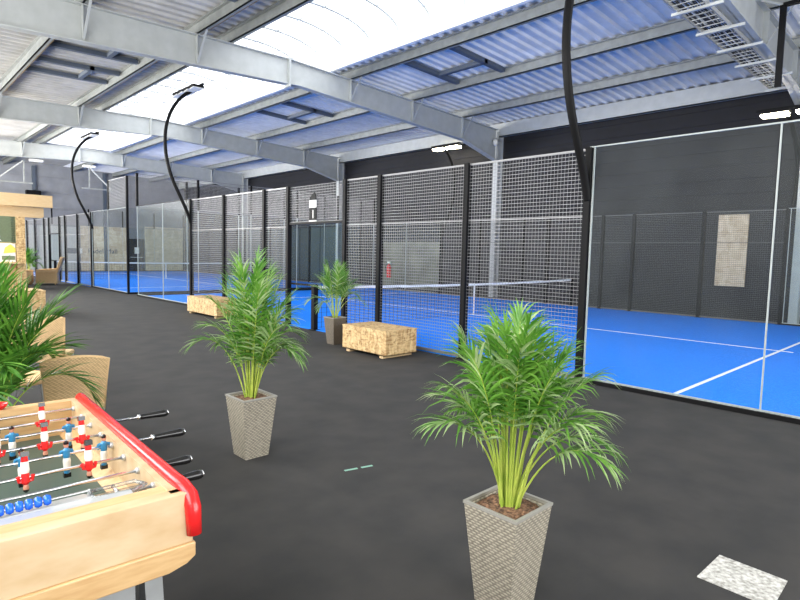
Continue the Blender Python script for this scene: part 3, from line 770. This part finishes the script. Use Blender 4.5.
MB().box(3.5, 3.88, 23.245, 23.26, 1.08, 1.22).build('green_print', M['shutter'], t2)

# ------------------------------------------------------------ things on the floor
o = MB().prism([(-.16, -.165), (.15, -.16), (.165, .15), (-.15, .16)], 'z', 0, .004).build('floor_mat', M['mat_white'], loc=(3.1, .715, 0)); tag(o, 'white speckled square mat lying on the black floor at lower right', 'mat')
o = MB().bar((-.11, .03, .001), (-.01, .005, .001), .022, .002).bar((.02, -.002, .001), (.11, -.025, .001), .022, .002).build('floor_tape', M['tape'], loc=(2.58, 3.065, .0005)); tag(o, 'short pale green strip of tape on the floor between the two palms', 'tape')

# ------------------------------------------------------------ football table
XO = .735; XI = .675; YN = 1.52; YF = 2.84; ZT = .882; ZR = .86; XL = -.27
ft = thing('football_table', 'beech football table with red edge rail at the lower left', 'football table', (0, 0, 0))
ft.rotation_euler = (0, 0, math.radians(-2.4)); _p = Vector((.70, 2.84, 0)); ft.location = _p-Matrix.Rotation(math.radians(-2.4), 3, 'Z') @ _p-Vector((.013, 0, 0))
MB().box(XI, XO-.005, YN+.02, YF, .68, ZT).build('side_panel', M['beech_pale'], ft)
MB().box(XL, XL+.06, YN+.02, YF, .68, ZT).build('side_panel', M['beech_pale'], ft)
MB().box(XL+.06, XI, YF-.05, YF, .68, ZT).build('end_panel', M['beech'], ft)
MB().prism([(YN, ZT), (YN+.045, ZT), (YN+.045, .74), (YN-.012, .74)], 'x', XL, XO-.01).build('end_panel', M['beech_pale'], ft, bevel=.003)
MB().box(XL+.06, XI, YN+.045, 1.62, .74, ZT-.004).build('end_ledge', M['beech'], ft)
MB().prism([(XL, .74), (XO-.005, .74), (XO-.005, .700), (XO-.03, .683), (XO-.08, .670), (XL, .668)], 'y', YN-.02, YN+.05).build('end_skirt', M['beech'], ft, bevel=.004)
MB().box(XL+.06, XI, 1.62, YF-.05, .715, .735).build('playing_field', M['pitch'], ft)
MB().box(XL+.02, XO-.03, YN+.05, YF-.02, .64, .675).build('under_tray', M['navy'], ft)
# small bevel strips at the field edge
MB().prism([(XI, .735), (XI-.05, .735), (XI, .765)], 'y', 1.64, YF-.05).build('corner_fillet', M['beech'], ft)
# red rail
rp = [(XO-.02, YF+.0, ZT-.004), (XO-.02, YF-.03, ZT+.006), (XO-.02, YN+.10, ZT+.006), (XO-.015, YN+.05, ZT+.002), (XO-.010, YN+.01, ZT-.015), (XO-.008, YN-.006, ZT-.045), (XO-.008, YN-.014, ZT-.12)]
MB().tube(rp, [.014, .021, .021, .022, .023, .023, .021], 12).build('red_edge_rail', M['red'], ft, smooth=True, label='glossy red edge rail')
MB().tube([(XL+.02, YF, ZT), (XL+.02, YF-.03, ZT+.012), (XL+.02, YN+.03, ZT+.012), (XL, YN-.01, ZT-.06)], [.018, .027, .027, .027], 12).build('red_edge_rail', M['red'], ft, smooth=True)
# goal box at far end
b = MB().box(.05, .33, YF-.12, YF-.01, ZT-.09, ZT+.03).build('goal_box', M['navy'], ft, bevel=.01)
MB().box(.07, .31, YF-.13, YF-.12, ZT-.03, ZT+.01).build('goal_trim', M['metal'], b)
MB().lathe([(.012, 0), (.018, .008), (.018, .016), (.01, .022)], (.24, YF-.05, ZT+.03), 12).build('goal_knob', M['chrome'], b)
# ball ramp and score counter
MB().prism([(1.655, ZT-.012), (1.665, ZT-.004), (1.80, ZT-.045), (1.79, ZT-.055)], 'x', .27, .51).build('ball_ramp', M['metal'], ft)
MB().box(XL+.10, .60, 1.625, 1.66, ZT-.03, ZT-.006).build('counter_trough', M['metal'], ft)
sw = MB().tube([(XL+.10, 1.69, ZT+.006), (.50, 1.69, ZT+.006)], .003, 6).bar((XL+.10, 1.69, ZT-.03), (XL+.10, 1.69, ZT+.01), .006).bar((.50, 1.69, ZT-.03), (.50, 1.69, ZT+.01), .006).build('score_wire', M['chrome'], ft)
for k in range(10):
    MB().lathe([(.004, -.009), (.012, -.008), (.015, 0), (.012, .008), (.004, .009)], (.40-k*.021, 1.69, ZT+.006), 12, 'x').build('score_bead', M['blue_bead'], sw, smooth=True)
MB().box(.50, .65, 1.655, 1.72, ZT-.03, ZT-.024).tube([(.505, 1.66, ZT-.01), (.61, 1.655, ZT-.01), (.65, 1.68, ZT-.01), (.63, 1.72, ZT-.01), (.51, 1.72, ZT-.01), (.505, 1.66, ZT-.01)], .006, 6).tube([(.57, 1.66, ZT-.01), (.57, 1.72, ZT-.01)], .005, 6).build('ball_cup', M['clearp'], ft, smooth=True, label='clear plastic ball cup')
def figure_mesh(kit):
    b = MB()
    def T(pts, rs, n=9, fl=1): b.tube(pts, rs, n, flat=fl)
    b.cur = 0; T([(0,0,.022), (0,0,.014), (0,0,-.004), (0,0,-.014)], [.006, .012, .012, .010])           # torso, kit colour
    T([(-.020, .004, -.006), (-.017, 0, .010), (0, 0, .014), (.017, 0, .010), (.020, .004, -.006)], .0055, 7)   # arms
    b.cur = 1; T([(0,0,-.010), (0,0,-.022), (0,0,-.046), (0,.001,-.056)], [.0095, .0125, .011, .008])      # white shorts and legs
    b.cur = 0; T([(0,.001,-.048), (0,.001,-.066)], [.0105, .009])
    b.cur = 2; T([(0,0,.020), (0,0,.028), (0,0,.036), (0,0,.040)], [.005, .008, .008, .004])               # head
    b.cur = 3; T([(0,-.001,.034), (0,-.001,.041), (0,-.001,.046)], [.0087, .008, .003])                     # hair
    b.box(-.011, .011, -.006, .014, -.080, -.065)                                                            # boot
    return b
FM = {}
def fig(parent, x, kit, flip, tilt):
    if kit not in FM:
        o = figure_mesh(kit).build('player', [M[kit], M['white_plastic'], M['skin'], M['grip']], parent, smooth=False); FM[kit] = o.data
    else:
        o = bpy.data.objects.new('player', FM[kit]); C.objects.link(o); o.parent = parent
    o.location = (x, 0, 0); o.rotation_euler = (math.radians((172 if flip else 0)+tilt), 0, 0)
rods = [  # y index, handle tip x or None, figures, kit, flipped
    (0, None, [.0], 'red', True), (1, None, [.53, .16], 'red', True), (2, .96, [.41, .594, .20], 'blue_kit', False),
    (3, None, [.35, .49, .61, .15], 'red', True), (4, .92, [.40, .529, .646, .22, .05], 'blue_kit', False),
    (5, None, [.39, .565, .18], 'red', True), (6, .83, [.05], 'blue_kit', False), (7, .81, [.0], 'blue_kit', False)]
for i, tip, figs, kit, flip in rods:
    y = 2.73-.150*i
    a = XL-.05 if tip is None else XL+.02; e = (XI+.02) if tip is None else tip-.08
    b = MB().tube([(a, 0, 0), (e, 0, 0)], .0055, 8)
    o = b.build('rod', M['chrome'], ft, smooth=True, loc=(0, y, ZR))
    MB().lathe([(.009, -.010), (.011, -.006), (.011, 0)], (XI, 0, 0), 12, 'x').build('bearing', M['metal'], o)
    if tip:
        MB().lathe([(.009, 0), (.011, .01), (.0125, .06), (.0155, .10), (.014, .112), (.009, .118)], (tip-.105, 0, 0), 14, 'x').build('handle', M['grip'], o, smooth=True)
        MB().lathe([(.010, 0), (.012, .004), (.010, .012)], (tip-.112, 0, 0), 12, 'x').build('ferrule', M['chrome'], o, smooth=True); MB().lathe([(.010, 0), (.012, .003), (.006, .006)], (tip+.010, 0, 0), 12, 'x').build('end_cap', M['chrome'], o, smooth=True)
    for x in figs: fig(o, x, kit, flip, random.uniform(-6, 6))
# legs and lower shelf
for x, s in ((XO-.085, 1), (XL+.12, -1)):
    for y in (YN+.14, YF-.16):
        b = MB(); b.bar((x, y, .66), (x+.03*s, y, 0), .065, .05); b.box(x+.03*s-.05, x+.03*s+.05, y-.04, y+.04, 0, .012); b.build('leg', M['metal'], ft)
MB().box(XL+.12, XO-.15, YN+.05, YN+.07, .575, .66).build('cross_panel', M['metal'], ft)
MB().box(XL+.12, XO-.16, YN+.12, YN+.15, .58, .65).build('cross_beam', M['black'], ft)
# little red bowl on far rim
t = thing('red_bowl', 'small red bowl on the far rim of the football table', 'bowl', (.40, YF-.02, ZT))
MB().lathe([(.012, .0), (.026, .014), (.030, .026), (.027, .026), (.022, .016), (.010, .006)], n=16).build('bowl', M['red'], t, smooth=True)
